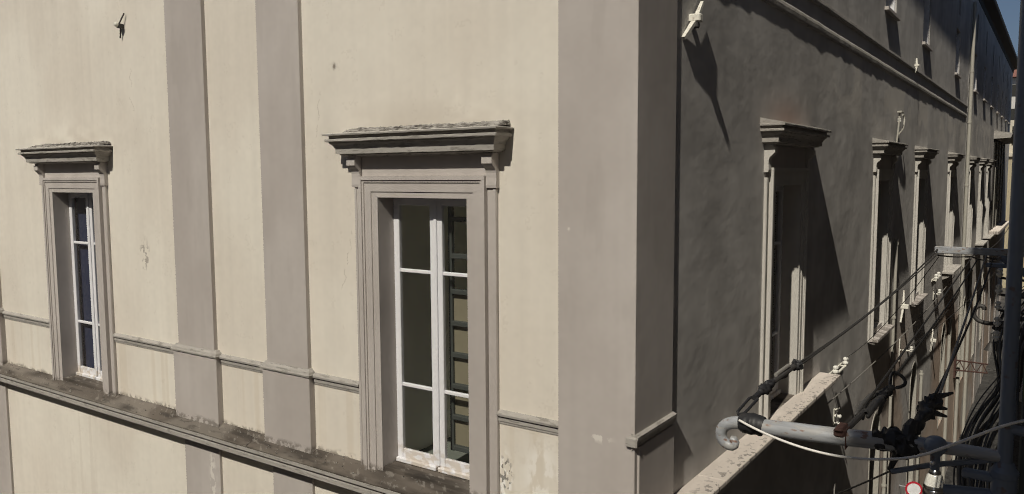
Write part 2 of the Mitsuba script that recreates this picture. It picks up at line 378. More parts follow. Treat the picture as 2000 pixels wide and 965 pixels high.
# corner pilaster wraps the corner
k = put('corner_pilaster', cat(trimesh.creation.extrude_polygon(Polygon([(-0.775, -0.053), (-0.770, -0.058), (0.021, -0.058), (0.026, -0.053), (0.026, 0.775), (-0.1, 0.775), (-0.1, 0.05), (-0.775, 0.05)]), 17.0 - GROUND).apply_translation((0, 0, GROUND))), 'plaster_grey', PAL)
for nm, msh, TT in (('corner_cap', run([(0.0, 6.03), (0.05, 6.08), (0.05, 6.10), (0.056, 6.105), (0.058, 6.125), (0.066, 6.13), (0.068, 6.16), (0.0, 6.185)], -0.075, 0.80), side(0)),):
    put(nm, pl(msh, 'weathered_moulding'), None, k, T=TT)
put('corner_cap', bevel(-0.05, 0.062, -0.098, -0.059, 6.06, 6.158, 0.012), 'weathered_moulding', k)
put('side_pedestal', bevel(0.0, 0.046, 0.0, 0.79, 5.2, 6.05, 0.004), 'plaster_grey', k)

# string course on the front between pilasters and window frames
SC = [(0, 6.005), (0.012, 6.005), (0.014, 6.03), (0.024, 6.034), (0.024, 6.072), (0.014, 6.076), (0.014, 6.086), (0.046, 6.09), (0.05, 6.112), (0.034, 6.128), (0, 6.145)]
for a, b in ((-14.13, -13.25), (-12.29, -10.60), (-8.65, -7.03), (-6.04, -5.11), (-4.225, -3.45), (-1.50, -0.776), (-15.6, -15.07)):
    put('string_course', run(SC, a, b), 'weathered_moulding', PAL)

# the big ledge at floor level, front
LP = [(0.0, 4.82), (0.06, 4.85), (0.13, 4.89), (0.18, 4.925), (0.20, 4.93), (0.214, 4.935), (0.216, 4.988), (0.172, 4.992), (0.170, 5.024), (0.224, 5.026), (0.226, 5.068), (0.0, 5.17)]
kl = put('ledge', run(LP, -22, 0.02), 'weathered_moulding', PAL)
x = -17.0
while x < -0.06:
    L = 0.9 + 0.7 * rng.random(); x1 = min(x + L, 0.0)
    f = 0.222 + 0.005 * rng.random(); h = 0.004 * rng.random()
    put('slab', run([(0.001, 5.172), (f, 5.072), (f + 0.001, 5.086 + h), (0.12, 5.140 + h), (0.001, 5.198 + h)], x + 0.0015, x1 - 0.0015), 'dirty_stone', kl); x = x1
# grit and flakes lying on the ledge
deb = []
for i in range(420):
    s = 0.003 + 0.008 * rng.random() ** 2.5
    wv = -0.01 - 0.20 * rng.random() ** 1.8
    m = trimesh.creation.icosahedron(); m.vertices *= s * (0.5 + rng.random((1, 3)))
    m.apply_translation((-13.5 + 12.6 * rng.random(), wv, 5.203 + 0.49 * wv + 0.3 * s)); deb.append(m)
put('grit', cat(*deb), 'crumbling_mortar', PAL)
labels[PAL + '__grit'] = {'label': 'grit and plaster flakes lying on the ledge', 'kind': 'stuff'}

# side ledge under the first side window: a thin slab on the wall
for a, b in ((-0.5, 1.5), (1.51, 3.35), (3.36, 5.2), (5.21, 6.77)):
    put('side_ledge_slab', pl(bevel(a, b, -0.33, -0.0105, 5.255, 5.305 + 0.004 * (a > 2), 0.007), 'pale_slab'), None, PAL, T=side(0))
put('side_ledge', pl(run([(0.011, 5.08), (0.10, 5.10), (0.14, 5.15), (0.26, 5.17), (0.28, 5.254), (0.011, 5.254)], -0.45, 6.72), 'weathered_moulding'), None, PAL, T=side(0))

# ---- the window module, local frame, reused for every tall window
OWID = 0.618
def portal(hi, ho, zi, zo, z0, w0, w1):
    return plate(Polygon([(-ho, z0), (-hi, z0), (-hi, zi), (hi, zi), (hi, z0), (ho, z0), (ho, zo), (-ho, zo)]), w0, w1)
def frame_mesh(z0):
    return cat(portal(0.616, 0.705, 8.262, 8.325, z0, -0.046, 0.30),
               portal(0.7055, 0.80, 8.3255, 8.425, z0, -0.058, -0.001),
               portal(0.8005, 0.825, 8.4255, 8.45, z0, -0.072, -0.001),
               portal(0.8255, 0.865, 8.4505, 8.492, z0, -0.086, -0.001))
def strip_mesh(z0, s):
    return cat(bevel(s * 0.921 - 0.054, s * 0.921 + 0.054, -0.034, -0.001, z0, 8.37, 0.003), bevel(s * 0.956 - 0.016, s * 0.956 + 0.016, -0.042, -0.033, z0, 8.36, 0.003))
PED = [(0.0, 8.70), (0.045, 8.705), (0.05, 8.715), (0.15, 8.722), (0.165, 8.726), (0.17, 8.736), (0.20, 8.738), (0.202, 8.796), (0.208, 8.800), (0.214, 8.815), (0.228, 8.835), (0.248, 8.852), (0.252, 8.866),
       (0.280, 8.868), (0.284, 8.874), (0.284, 8.894), (0.278, 8.899), (0.250, 8.901), (0.250, 8.934), (0.30, 8.936), (0.303, 8.952), (0.29, 8.956), (0.05, 8.985)]
ped_m = ring(PED, -0.885, 0.868, e=1.0, nseg=26, jit=0.004, seed=4)
cap_side = run([(0.001, 8.94), (0.298, 8.957), (0.296, 8.968), (0.16, 9.0), (0.001, 9.035)], -1.18, 1.165)
frieze_m = box(-0.856, 0.856, -0.03, -0.001, 8.493, 8.71)
def console_mesh(c):
    pr = [(0.001, 8.715), (0.11, 8.715), (0.112, 8.684), (0.133, 8.682), (0.133, 8.612), (0.118, 8.605), (0.108, 8.588), (0.086, 8.572), (0.066, 8.55), (0.058, 8.52), (0.056, 8.47), (0.06, 8.40), (0.055, 8.372), (0.001, 8.371)]
    return run(pr, c - 0.062, c + 0.062)
def mortar_mesh(seed):
    nu, nw = 150, 12
    us, ws = np.linspace(-0.99, 1.13, nu), np.linspace(0, 1, nw)
    V = []
    for u in us:
        edge = 0.20 + 0.05 * meshkit.noise(np.array([[u * 6.0, seed, 3.0]]))[0]
        for t in ws:
            w = -edge * t
            h = 0.024 + 0.030 * (meshkit.fbm(np.array([[u * 9, w * 14, seed]]))[0]) + 0.03 * (meshkit.noise(np.array([[u * 34, w * 40, seed]]))[0] - 0.4)
            h *= (1 - t ** 3) * min(1, (u + 0.99) / 0.02 + 0.1) * min(1, (1.13 - u) / 0.02 + 0.1)
            V.append((u, w, 8.985 - 0.12 * edge * t * 0.9 - 0.004 + max(h, 0)))
    F = []
    for i in range(nu - 1):
        for j in range(nw - 1):
            a = i * nw + j
            F += [(a, a + 1, a + nw + 1), (a, a + nw + 1, a + nw)]
    return trimesh.Trimesh(V, F, process=False)
# casement (two leaves of three panes), set back in the reveal
CW0, CW1 = 0.20, 0.25
def leaf(s):
    """s = -1 left, 1 right: stiles, rails and glazing bars"""
    o, i = s * 0.615, s * 0.004
    a, b = min(o, i), max(o, i)
    ms = [bevel(a, a + 0.082, CW0, CW1, 5.235, 8.26, 0.006), bevel(b - 0.082, b, CW0, CW1, 5.235, 8.26, 0.006)]
    for z0, z1 in ((5.235, 5.385), (6.115, 6.155), (7.42, 7.46), (8.17, 8.26)):
        ms.append(bevel(a + 0.081, b - 0.081, CW0 + 0.006, CW1 - 0.004, z0, z1, 0.006))
    ms.append(bevel(a + 0.01, b - 0.01, CW0 - 0.045, CW0 - 0.001, 5.235, 5.285, 0.008))          # drip board
    return cat(*ms)
def bead():
    return bevel(-0.022, 0.022, CW0 - 0.018, CW0 - 0.001, 5.29, 8.25, 0.006)
def sheet(u0, u1, z0, z1, w):
    return trimesh.Trimesh([(u0, w, z0), (u1, w, z0), (u1, w, z1), (u0, w, z1)], [(0, 1, 2), (0, 2, 3)], process=False)
panes = [sheet(s * 0.3095 - 0.2255, s * 0.3095 + 0.2255, z0, z1, 0.225) for s in (-1, 1) for z0, z1 in ((5.386, 6.114), (6.156, 7.419), (7.461, 8.169))]
P = dict(frame_long=pl(frame_mesh(5.10), 'plaster_grey'), frame_short=pl(frame_mesh(5.02), 'plaster_grey'), strip_long=[pl(strip_mesh(5.10, s), 'plaster_grey') for s in (-1, 1)], strip_short=[pl(strip_mesh(5.02, s), 'plaster_grey') for s in (-1, 1)],
         ped=pl(ped_m, 'weathered_moulding'), frieze=pl(frieze_m, 'plaster_grey'), frieze_side=pl(box(-0.866, 0.866, -0.03, -0.001, 8.493, 8.80), 'plaster_grey'), cap_side=pl(cap_side, 'weathered_moulding'), con=[pl(console_mesh(s * 0.930), 'plaster_grey') for s in (-1, 1)],
         mortar=[pl(mortar_mesh(s), 'crumbling_mortar') for s in (1.3, 5.1)], leaf=[pl(cat(leaf(s), bead()) if s < 0 else leaf(s), 'white_paint') for s in (-1, 1)],
         pane=[pl(m, 'glass') for m in panes], sill=pl(bevel(-0.615, 0.615, -0.035, 0.30, 5.15, 5.232, 0.005), 'dirty_stone'),
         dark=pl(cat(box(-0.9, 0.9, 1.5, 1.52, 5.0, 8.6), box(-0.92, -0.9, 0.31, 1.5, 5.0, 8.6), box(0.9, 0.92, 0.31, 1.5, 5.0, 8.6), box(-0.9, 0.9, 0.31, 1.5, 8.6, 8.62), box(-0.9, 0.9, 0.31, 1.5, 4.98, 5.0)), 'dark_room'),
         short_sill=pl(cat(bevel(-0.97, 0.97, -0.20, 0.30, 5.03, 5.09, 0.006), bevel(-0.93, 0.93, -0.14, -0.002, 4.98, 5.029, 0.006)), 'plaster_grey'),
         balcony_sill=pl(cat(bevel(-1.35, 1.35, -0.34, 0.30, 5.10, 5.17, 0.008), run([(0.0, 4.9), (0.12, 4.95), (0.28, 5.05), (0.28, 5.099), (0.0, 5.099)], -1.25, 1.25)), 'weathered_moulding'))
for a, m in (('frame_long', frame_mesh(5.10)), ('frame_short', frame_mesh(5.02))): P[a + '_s'] = pl(m, 'plaster_pale')
for a, z in (('strip_long', 5.10), ('strip_short', 5.02)): P[a + '_s'] = [pl(strip_mesh(z, q), 'plaster_pale') for q in (-1, 1)]
P['con_s'] = [pl(console_mesh(q * 0.930), 'plaster_pale') for q in (-1, 1)]
def tall_window(parent, c, T0, ends, mort=0, room=True):
    T = T0 @ T4().translate([c, 0, 0])
    lift = T0 is not FRONT
    sf = '_s' if lift else ''
    W = put('window', P[('frame_short' if ends == 'short' else 'frame_long') + sf], None, parent, T=T)
    for q in (0, 1): put('side_strip', P[('strip_short' if ends == 'short' else 'strip_long') + sf][q], None, W, T=T)
    put('frieze', P['frieze_side' if lift else 'frieze'], None, W, T=T)
    TP = T @ T4().translate([0, 0, 0.065]) if lift else T
    put('pediment', P['ped'], None, W, T=TP)
    if lift: put('cement_cap', P['cap_side'], None, W, T=TP)
    if mort is not None: put('mortar', P['mortar'][mort], None, W, T=T)
    for q in (0, 1): put('console', P['con' + sf][q], None, W, T=TP)
    for q in (0, 1): put('casement', P['leaf'][q], None, W, T=T)
    for q in range(6): put('pane', P['pane'][q], None, W, T=T)
    put('sill', P['sill' if ends == 'long' else ('short_sill' if ends == 'short' else 'balcony_sill')], None, W, T=T)
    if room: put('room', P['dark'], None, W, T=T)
    return W
W2 = tall_window(PAL, WC_FRONT[0], FRONT, 'long', 0, room=False)
W1 = tall_window(PAL, WC_FRONT[1], FRONT, 'long', 1, room=False)
W0 = tall_window(PAL, -16.74, FRONT, 'long', 0)
for i, c in enumerate(WC_SIDE):
    tall_window(PAL, c, side(0.08) @ T4().translate([0, -0.011, 0]), ('long', 'short', 'short', 'balcony')[i], None)

# rooms behind the two front windows
def room_mesh(u0, u1, w0, w1, z0, z1):
    return cat(box(u0, u1, w1, w1 + 0.05, z0, z1), box(u0 - 0.05, u0, w0, w1, z0, z1), box(u1, u1 + 0.05, w0, w1, z0, z1), box(u0, u1, w0, w1, z1, z1 + 0.05))
for W, c in ((W2, WC_FRONT[0]), (W1, WC_FRONT[1])):
    put('room', room_mesh(c - 0.70, c + 1.6, 0.302, 2.2, 5.0, 8.7), 'room_wall', W)
    put('room_floor', box(c - 0.70, c + 1.6, 0.302, 2.2, 5.0, 5.19), 'room_floor', W)
# dark inner shutter with tan panels, behind the right leaf of the near window
c = WC_FRONT[0]
su0, su1, sw = c + 0.055, c + 0.60, 0.34
rails = [5.46, 5.81, 6.16, 6.51, 6.86, 7.21, 7.60, 8.0]
sf = [bevel(su0, su0 + 0.05, sw, sw + 0.05, 5.44, 8.4, 0.004), bevel(su1 - 0.05, su1, sw, sw + 0.05, 5.44, 8.4, 0.004)]
sf += [bevel(su0 + 0.049, su1 - 0.049, sw - 0.03, sw + 0.048, z, z + 0.05, 0.004) for z in rails]
put('inner_shutter', cat(*sf), 'shutter_frame', W2)
for z0, z1 in zip(rails[:5], rails[1:6]):
    put('shutter_panel', box(su0 + 0.05, su1 - 0.05, sw + 0.03, sw + 0.042, z0 + 0.05, z1), 'shutter_panel', W2)
put('blind', box(WC_FRONT[1] - 0.6, WC_FRONT[1] + 0.6, 0.31, 0.315, 5.25, 8.5), 'blue_blind', W1)

# side string course: top lip, sunk band and a rough lower fillet (its ragged shadow falls on the wall)
def rough_run(prof, u0, u1, step, amp, seed):
    us = np.arange(u0, u1 + step * 0.5, step); V = []; n = len(prof)
    for u in us:
        j = amp * ((meshkit.fbm(np.array([[u * 1.7, seed, 0.5]]))[0] - 0.5) * 2 + 0.9 * (meshkit.noise(np.array([[u * 5.0, seed, 2.5]]))[0] - 0.5))
        for d, z in prof:
            V.append((u, -(d + (j if d > 0.02 else 0)), z + (0.5 * j if d > 0.02 else 0)))
    F = []
    for i in range(len(us) - 1):
        for k in range(n - 1):
            a = i * n + k
            F += [(a, a + n, a + n + 1), (a, a + n + 1, a + 1)]
    m = trimesh.Trimesh(V, F, process=False); m.fix_normals()
    return m
sc = put('side_string_course', pl(rough_run([(0.0, 10.56), (0.028, 10.57), (0.036, 10.60), (0.039, 10.65), (0.034, 10.69), (0.024, 10.71), (0.0, 10.73)], 0.78, 28.7, 0.09, 0.010, 3.0), 'weathered_moulding'), None, PAL, T=side(0))
put('upper_lip', pl(rough_run([(0.0, 10.93), (0.036, 10.95), (0.044, 10.99), (0.042, 11.03), (0.0, 11.05)], 0.83, 28.7, 0.12, 0.008, 8.0), 'weathered_moulding'), None, sc, T=side(0))

# small upper windows of the side
def small_window(parent, c, T0, h=1.45):
    T = T0 @ T4().translate([c, 0, 0])
    k = put('upper_window', P.setdefault('uw', pl(cat(box(-0.62, 0.62, 0.20, 0.22, 11.82, 13.3)), 'grey_shutter')), None, parent, T=T)
    put('upper_sill', P.setdefault('us', pl(bevel(-0.72, 0.72, -0.085, 0.20, 11.74, 11.815, 0.008), 'plaster_grey')), None, k, T=T)
    put('upper_jamb', P.setdefault('uj', pl(box(0.56, 0.619, 0.02, 0.195, 11.82, 13.3), 'white_paint')), None, k, T=T)
def attic_window(parent, c, T0):
    T = T0 @ T4().translate([c, 0, 0])
    put('attic_window', P.setdefault('aw', pl(box(-0.28, 0.28, 0.24, 0.26, 13.8, 14.9), 'dark_room')), None, parent, T=T)
for c in SMALL:
    small_window(PAL, c, side(0)); attic_window(PAL, c, side(0))
# arched openings lower down
def arch_frame(hw, th, z0, z1, d):
    o = arch_poly(0, hw + th, z0, z1 + th).difference(arch_poly(0, hw, z0 - 0.1, z1))
    return plate(o, -d, 0.295)
P['af'] = pl(arch_frame(0.555, 0.06, -0.2, 3.30, 0.025), 'pipe_paint')
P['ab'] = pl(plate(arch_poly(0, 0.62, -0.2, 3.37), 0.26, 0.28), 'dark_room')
P['al'] = pl(cat(bevel(-0.03, 0.03, 0.2, 0.25, -0.2, 3.3, 0.004), bevel(-0.54, 0.54, 0.2, 0.25, 2.2, 2.27, 0.004)), 'grey_shutter')
def arched_opening(parent, c, T0):
    T = T0 @ T4().translate([c, 0, 0])
    k = put('arched_window', P['af'], None, parent, T=T)
    put('back', P['ab'], None, k, T=T); put('mullion', P['al'], None, k, T=T)
for c in [4.67] + ARCH:
    arched_opening(PAL, c, side(0))
# roof slab and eave of the side (begins past the first bay)
put('eave', pl(run([(-0.3, 16.0), (0.10, 15.75), (0.16, 15.85), (0.30, 15.95), (0.36, 16.1), (0.37, 16.2), (-0.3, 16.3)], 8.7, 28.9), 'eave_shade'), None, PAL, T=side(0))
put('roof', box(-22, -0.3, 0.3, 28.9, 16.6, 17.0), 'roof_tile', PAL)

# ------------------------------------------------------------------ the long building further down the street
LB = 'long_building'
lab(LB, 'long grey building down the street with a row of pedimented windows and a deep eave', 'building')
WL = [31.3, 36.5, 40.9]
wallp = sbox(28.9, GROUND, 60, 15.6)
UP_L = [31.6, 36.4, 41.0, 45.6, 49.8, 54.0, 57.5]
for c in WL: wallp = wallp.difference(sbox(c - OW - 0.05, OZ0 + 0.06, c + OW + 0.05, OZ1 + 0.13))
for c in UP_L:
    wallp = wallp.difference(sbox(c - 0.62, 11.82, c + 0.62, 13.3)); wallp = wallp.difference(sbox(c - 0.28, 13.8, c + 0.28, 14.9))
for c in WL: wallp = wallp.difference(arch_poly(c, 0.62, -0.2, 3.37))
put('wall', pl(plate(wallp, -0.02, 0.30), 'plaster_side'), None, LB, T=side(0))
put('end_wall', box(-12, -0.3, 59.7, 60, GROUND, 15.6), 'plaster_side', LB)
put('roof', box(-12, -0.3, 28.9, 59.7, 15.62, 15.9), 'roof_tile', LB)
for c in WL:
    tall_window(LB, c, side(0.08) @ T4().translate([0, -0.021, 0]), 'balcony', None)
    arched_opening(LB, c, side(0) @ T4().translate([0, -0.021, 0]))
for c in UP_L:
    small_window(LB, c, side(0) @ T4().translate([0, -0.021, 0])); attic_window(LB, c, side(0))
put('eave', pl(run([(0.021, 15.40), (0.045, 15.42), (0.06, 15.62), (0.10, 15.66), (0.40, 15.74), (0.42, 15.80), (0.42, 15.95), (0.021, 15.97)], 28.9, 60.3), 'eave_shade'), None, LB, T=side(0))
put('dark_recess_panel', pl(box(44.2, 54.0, -0.06, -0.021, 5.32, 10.3), 'dark_iron'), None, LB, T=side(0))  # flat dark panel painted in for the shaded recess below the hood
kb = put('portal_hood', pl(run([(0.021, 10.31), (0.80, 10.34), (0.84, 10.42), (0.88, 10.6), (0.021, 10.72)], 44.0, 54.4), 'weathered_moulding'), None, LB, T=side(0))
put('balcony', pl(cat(bevel(43.6, 55, -0.5, -0.021, 5.15, 5.32, 0.01), bevel(43.8, 54.8, -0.4, -0.021, 5.0, 5.149, 0.01)), 'pale_slab'), None, LB, T=side(0))
for c in (45.6, 48.0, 50.4, 52.8):
    put('loggia_mullion', pl(box(c - 0.08, c + 0.08, -0.10, -0.061, 5.33, 10.3), 'grey_shutter'), None, LB, T=side(0))
# ground-floor piers
for c in (29.6, 33.6, 38.6, 43.0, 48, 53, 58):
    put('pier', pl(bevel(c - 0.45, c + 0.45, -0.06, -0.021, GROUND, 2.6, 0.01), 'plaster_grey'), None, LB, T=side(0))

# ------------------------------------------------------------------ drainpipes, each lifted off its wall
def pipe(pts, r, mat, text, collars=()):
    k = 'drainpipe'; k = key_for(k)
    put('shaft', tube(pts, r, 10), mat, k, smooth=40)
    for z in collars:
        put('collar', cat(lathe([(r, -0.03), (r + 0.015, -0.025), (r + 0.015, 0.025), (r, 0.03)], 12).apply_translation((pts[0][0], pts[0][1], z))), mat, k)
    lab(k, text, 'pipe')
pipe([(0.12, 28.75, GROUND), (0.12, 28.75, 14.9)], 0.065, 'pipe_paint', 'tall pale drainpipe at the seam between the palazzo and the long building', (12.3, 10.4, 8, 5.5, 3, 0.5))
pipe([(0.07, 13.36, -2.5), (0.07, 13.36, 3.0), (0.07, 13.36, 7.0)], 0.035, 'pipe_paint', 'thin pale drainpipe beside the second side window', (6.9, 5.2, 3.4))
pipe([(0.08, 18.4, GROUND), (0.08, 18.4, 2.9)], 0.042, 'pipe_paint', 'pale drainpipe beside the third arched opening', (2.8, 1.5, 0.4))
pipe([(0.08, 12.85, GROUND), (0.08, 12.85, 2.75)], 0.042, 'pipe_paint', 'pale drainpipe beside the nearest visible arched opening', (2.6, 1.4, 0.2))
pipe([(0.08, 25.4, GROUND), (0.08, 25.4, 3.4)], 0.06, 'pipe_paint', 'pale drainpipe beside the fourth arched opening near the seam', (3.3, 1.5))
pipe([(0.10, 32.6, GROUND), (0.10, 32.6, 4.4)], 0.07, 'pipe_paint', 'pale drainpipe on the long building past its first window', (4.3, 2.0))

# ------------------------------------------------------------------ tie-rod anchors and insulator brackets on the side wall
def blade(y0, z0, d0, y1, z1, d1, th=0.03):
    """a flat tapering iron key leaning off the wall"""
    a, b = np.array([0, y0, z0]), np.array([0, y1, z1])
    t = (b - a) / np.linalg.norm(b - a); s = np.array([0, -t[2], t[1]])
    P8 = []
    for c, dm, dp in ((a, d0, d0 + 0.035), ((a + b) / 2, 0.035, 0.085), (b, d1, d1 + 0.03)):
        for q in (-1, 1):
            for d in (dm, dp): P8.append(c + s * q * th / 2 + np.array([d, 0, 0]))
    h = [trimesh.Trimesh(P8[:8]).convex_hull, trimesh.Trimesh(P8[4:]).convex_hull]
    return cat(*h)
k = 'tie_rod_anchor'
put('key', blade(0.93, 9.79, 0.008, 1.34, 10.19, 0.035, 0.035), 'old_white_iron', k)
put('eye', bevel(0.0, 0.125, 1.09, 1.18, 9.965, 10.045, 0.012), 'old_white_iron', k)
put('wedge', bevel(0.03, 0.10, 1.10, 1.16, 9.91, 9.964, 0.01), 'dark_iron', k)
lab(k, 'large slanted white iron tie rod anchor high beside the corner pilaster', 'wall anchor')
def small_anchor(y, z, s, text, lean=0.25):
    k = key_for('tie_rod_anchor')
    put('key', blade(y - lean * 0.5 * s, z - 0.42 * s, 0.01, y + lean * 0.5 * s, z + 0.42 * s, 0.03, 0.05 * s + 0.015), 'old_white_iron', k)
    put('eye', bevel(0.0, 0.13 * s + 0.06, y - 0.07 * s, y + 0.07 * s, z - 0.06 * s, z + 0.06 * s, 0.01), 'old_white_iron', k)
    lab(k, text, 'wall anchor')
small_anchor(15.4, 11.1, 0.42, 'small white tie rod anchor above the string course', 0.1)
small_anchor(14.8, 5.25, 0.9, 'white cross shaped tie rod anchor between the second and third side windows')
small_anchor(20.8, 3.35, 0.8, 'white forked tie rod anchor beside the third arched opening')
k = key_for('tie_rod_anchor')
put('key', cat(bevel(-8.06, -8.0, -0.09, -0.0, 10.60, 10.66, 0.01), tube([(-8.1, -0.05, 10.63), (-7.99, -0.06, 10.62)], 0.018, 8), tube([(-8.03, -0.07, 10.64), (-7.94, -0.03, 10.80)], 0.010, 8), tube([(-8.03, -0.04, 10.60), (-8.07, -0.03, 10.47)], 0.010, 8)), 'dark_iron', k)
put('eye', ball((-8.035, -0.10, 10.645), 0.035), 'old_white_iron', k)
lab(k, 'small dark iron anchor with a twisted pin on the sunlit cream wall', 'wall anchor')

def insulator(cx, cy, cz, axis, s=1.0):
    m = lathe([(0.0, 0.0), (0.018, 0.0), (0.02, 0.015), (0.034, 0.022), (0.036, 0.04), (0.02, 0.05), (0.02, 0.06), (0.03, 0.068), (0.03, 0.085), (0.016, 0.098), (0.0, 0.10)], 14)
    m.apply_scale(s)
    if axis == 'x': m.apply_transform(trimesh.transformations.rotation_matrix(np.pi / 2, [0, 1, 0]))
    m.apply_translation((cx, cy, cz)); return m
def bracket(pts_bar, ins, text, r=0.016, mat='old_white_iron'):
    k = key_for('insulator_bracket')
    put('bar', pts_bar, mat, k)
    for q in ins: put('insulator', q, 'porcelain', k, smooth=40)
    lab(k, text, 'insulator bracket')
bracket(cat(bevel(0.0, 0.03, 7.25, 8.35, 5.10, 5.15, 0.006), tube([(0.0, 7.4, 5.12), (0.12, 7.4, 5.13)], 0.014), tube([(0.0, 8.2, 5.12), (0.12, 8.2, 5.13)], 0.014), bevel(0.09, 0.13, 7.3, 8.3, 5.115, 5.145, 0.005)),
        [insulator(0.11, 7.45, 5.14, 'z', 1.5), insulator(0.11, 8.2, 5.14, 'z', 1.5)], 'long white bracket with two porcelain insulators beyond the end of the side ledge')
bracket(cat(bevel(0.0, 0.02, 7.85, 7.95, 3.98, 4.42, 0.006), tube([(0.02, 7.9, 4.40), (0.09, 7.93, 4.44)], 0.012)),
        [insulator(0.02, 7.9, z, 'x', 1.15) for z in (4.04, 4.16, 4.30)], 'upright white bracket with three stacked porcelain insulators above the grey iron arm')
bracket(cat(tube([(0.03, 12.85, 8.55), (0.10, 12.87, 9.6), (0.10, 12.9, 9.80)], 0.020), tube(smooth_path([(0.10, 12.86, 9.33), (0.12, 13.1, 9.42), (0.13, 13.35, 9.6), (0.12, 13.4, 9.75), (0.1, 13.3, 9.78)], 20), 0.017), bevel(0.06, 0.16, 12.8, 13.05, 9.80, 9.84, 0.008)),
        [insulator(0.10, 12.9, 9.58, 'z', 1.2)], 'tall rusty white bracket with a curled arm above the second side window', mat='pipe_paint')
bracket(cat(bevel(0.0, 0.03, 14.70, 14.80, 3.9, 4.45, 0.006), tube([(0.0, 14.75, 4.18), (0.30, 14.75, 4.18)], 0.02)), [insulator(0.28, 14.75, 4.18, 'z', 1.2)], 'white bracket with a single arm below the cross shaped anchor')
bracket(cat(bevel(0.0, 0.03, 20.3, 21.3, 5.22, 5.28, 0.006), bevel(0.10, 0.14, 20.4, 21.2, 5.23, 5.27, 0.006), tube([(0.0, 20.5, 5.25), (0.14, 20.5, 5.25)], 0.02), tube([(0.0, 21.1, 5.25), (0.14, 21.1, 5.25)], 0.02)), [insulator(0.12, 20.5, 5.27, 'z', 1.8), insulator(0.12, 21.1, 5.27, 'z', 1.8)], 'small double insulator bracket just below the third side window')
bracket(cat(bevel(0.0, 0.03, 20.85, 21.0, 4.6, 4.9, 0.006), tube([(0.0, 20.92, 4.78), (0.2, 20.92, 4.78)], 0.02)), [insulator(0.18, 20.92, 4.78, 'z', 1.6)], 'lone porcelain insulator on a short bracket under the double one')

# rusty lattice arm far down the street
k = 'lattice_bracket'
pts0, pts1 = (0.0, 28.3), (1.15, 28.3)
ch = [rod((0.0, 28.3, 1.25), (1.15, 28.3, 1.22), 0.03, 6), rod((0.0, 28.3, 0.85), (1.15, 28.3, 0.88), 0.03, 6)]
for i in range(6):
    xa, xb = i * 0.19, (i + 1) * 0.19
    ch.append(rod((xa, 28.3, 1.24 if i % 2 else 0.86), (xb, 28.3, 0.87 if i % 2 else 1.23), 0.018, 6))
put('truss', cat(*ch), 'rust', k); put('spike', rod((1.15, 28.3, 1.05), (2.0, 28.3, 1.0), 0.02, 6), 'dark_iron', k)
put('foot', bevel(0.0, 0.08, 28.2, 28.4, 0.55, 1.4, 0.01), 'rust', k)
lab(k, 'rusty red lattice bracket arm reaching over the street', 'bracket')

# round traffic sign on a wall bracket
k = 'traffic_sign'
cs = np.array([0.36, 15.55, 0.46])
def disc(r0, r1, y0, y1):
    m = trimesh.creation.annulus(r0, r1, y1 - y0, sections=40) if r0 > 0 else trimesh.creation.cylinder(r1, y1 - y0, sections=40)
    m.apply_transform(trimesh.transformations.rotation_matrix(np.pi / 2, [1, 0, 0])); m.apply_translation((0, (y0 + y1) / 2, 0)); return m
Ts = T4().translate(cs.tolist()).rotate([0, 0, 1], 18)
put('face', pl(disc(0, 0.16, -0.012, 0.0), 'sign_white'), None, k, T=Ts)
put('rim', pl(disc(0.158, 0.202, -0.016, 0.004), 'sign_red'), None, k, T=Ts)
put('bracket', tube([(0.0, 15.62, 0.46), (0.5, 15.6, 0.46)], 0.02, 8), 'grey_iron', k)
lab(k, 'round white traffic sign with a red rim at the bottom of the picture', 'traffic sign')

# ------------------------------------------------------------------ iron post and cable arm close to the camera
YA = -3.069
k = 'iron_post'
put('shaft', tube([(2.933, YA, 7.44), (2.933, YA, 14.5)], 0.0245, 20), 'blue_grey_iron', k, smooth=40)
put('socket', lathe([(0.0, 6.4), (0.042, 6.4), (0.042, 7.40), (0.046, 7.405), (0.046, 7.425), (0.038, 7.435), (0.030, 7.455), (0.0245, 7.46)], 20).apply_translation((2.934, YA, 0)), 'blue_grey_iron', k, smooth=35)
put('lower_post', tube([(2.934, YA, 6.0), (2.934, YA, 6.42)], 0.036, 16), 'blue_grey_iron', k, smooth=40)
put('wall_stay', tube([(2.94, YA, 7.58), (3.26, YA, 7.57)], 0.018, 10), 'blue_grey_iron', k, smooth=40)
put('wall_stay', tube([(2.94, YA, 6.9), (3.26, YA, 6.9)], 0.018, 10), 'blue_grey_iron', k, smooth=40)
put('wall_stay', tube([(2.94, YA, 12.9), (3.26, YA, 12.9)], 0.018, 10), 'blue_grey_iron', k, smooth=40)
lab(k, 'thick upright blue grey iron post in shade at the right edge', 'post')

k = 'cable_bracket'
arm = smooth_path([(1.926, YA, 7.352), (1.943, YA, 7.343), (1.936, YA, 7.326), (1.912, YA, 7.326), (1.888, YA, 7.345), (1.882, YA, 7.378), (1.901, YA, 7.410), (1.94, YA, 7.428), (2.0, YA, 7.431), (2.084, YA, 7.433), (2.37, YA, 7.446), (2.557, YA, 7.460), (2.92, YA, 7.474)], 110)
s = np.linspace(0, 1, 110)
ra = np.interp(s, [0, 0.03, 0.10, 0.2, 0.27, 0.4, 0.75, 0.85, 1.0], [0.017, 0.022, 0.024, 0.028, 0.032, 0.035, 0.034, 0.024, 0.022])
m = tube(arm, ra, 16)
put('bar', m, 'grey_iron', k, smooth=40)
put('tape', lump([(1.965, YA, 7.432), (2.01, YA, 7.435), (2.065, YA, 7.432)], [0.036, 0.044, 0.046, 0.042, 0.041], 3, 0.12, 60), 'black_tape', k, smooth=50)
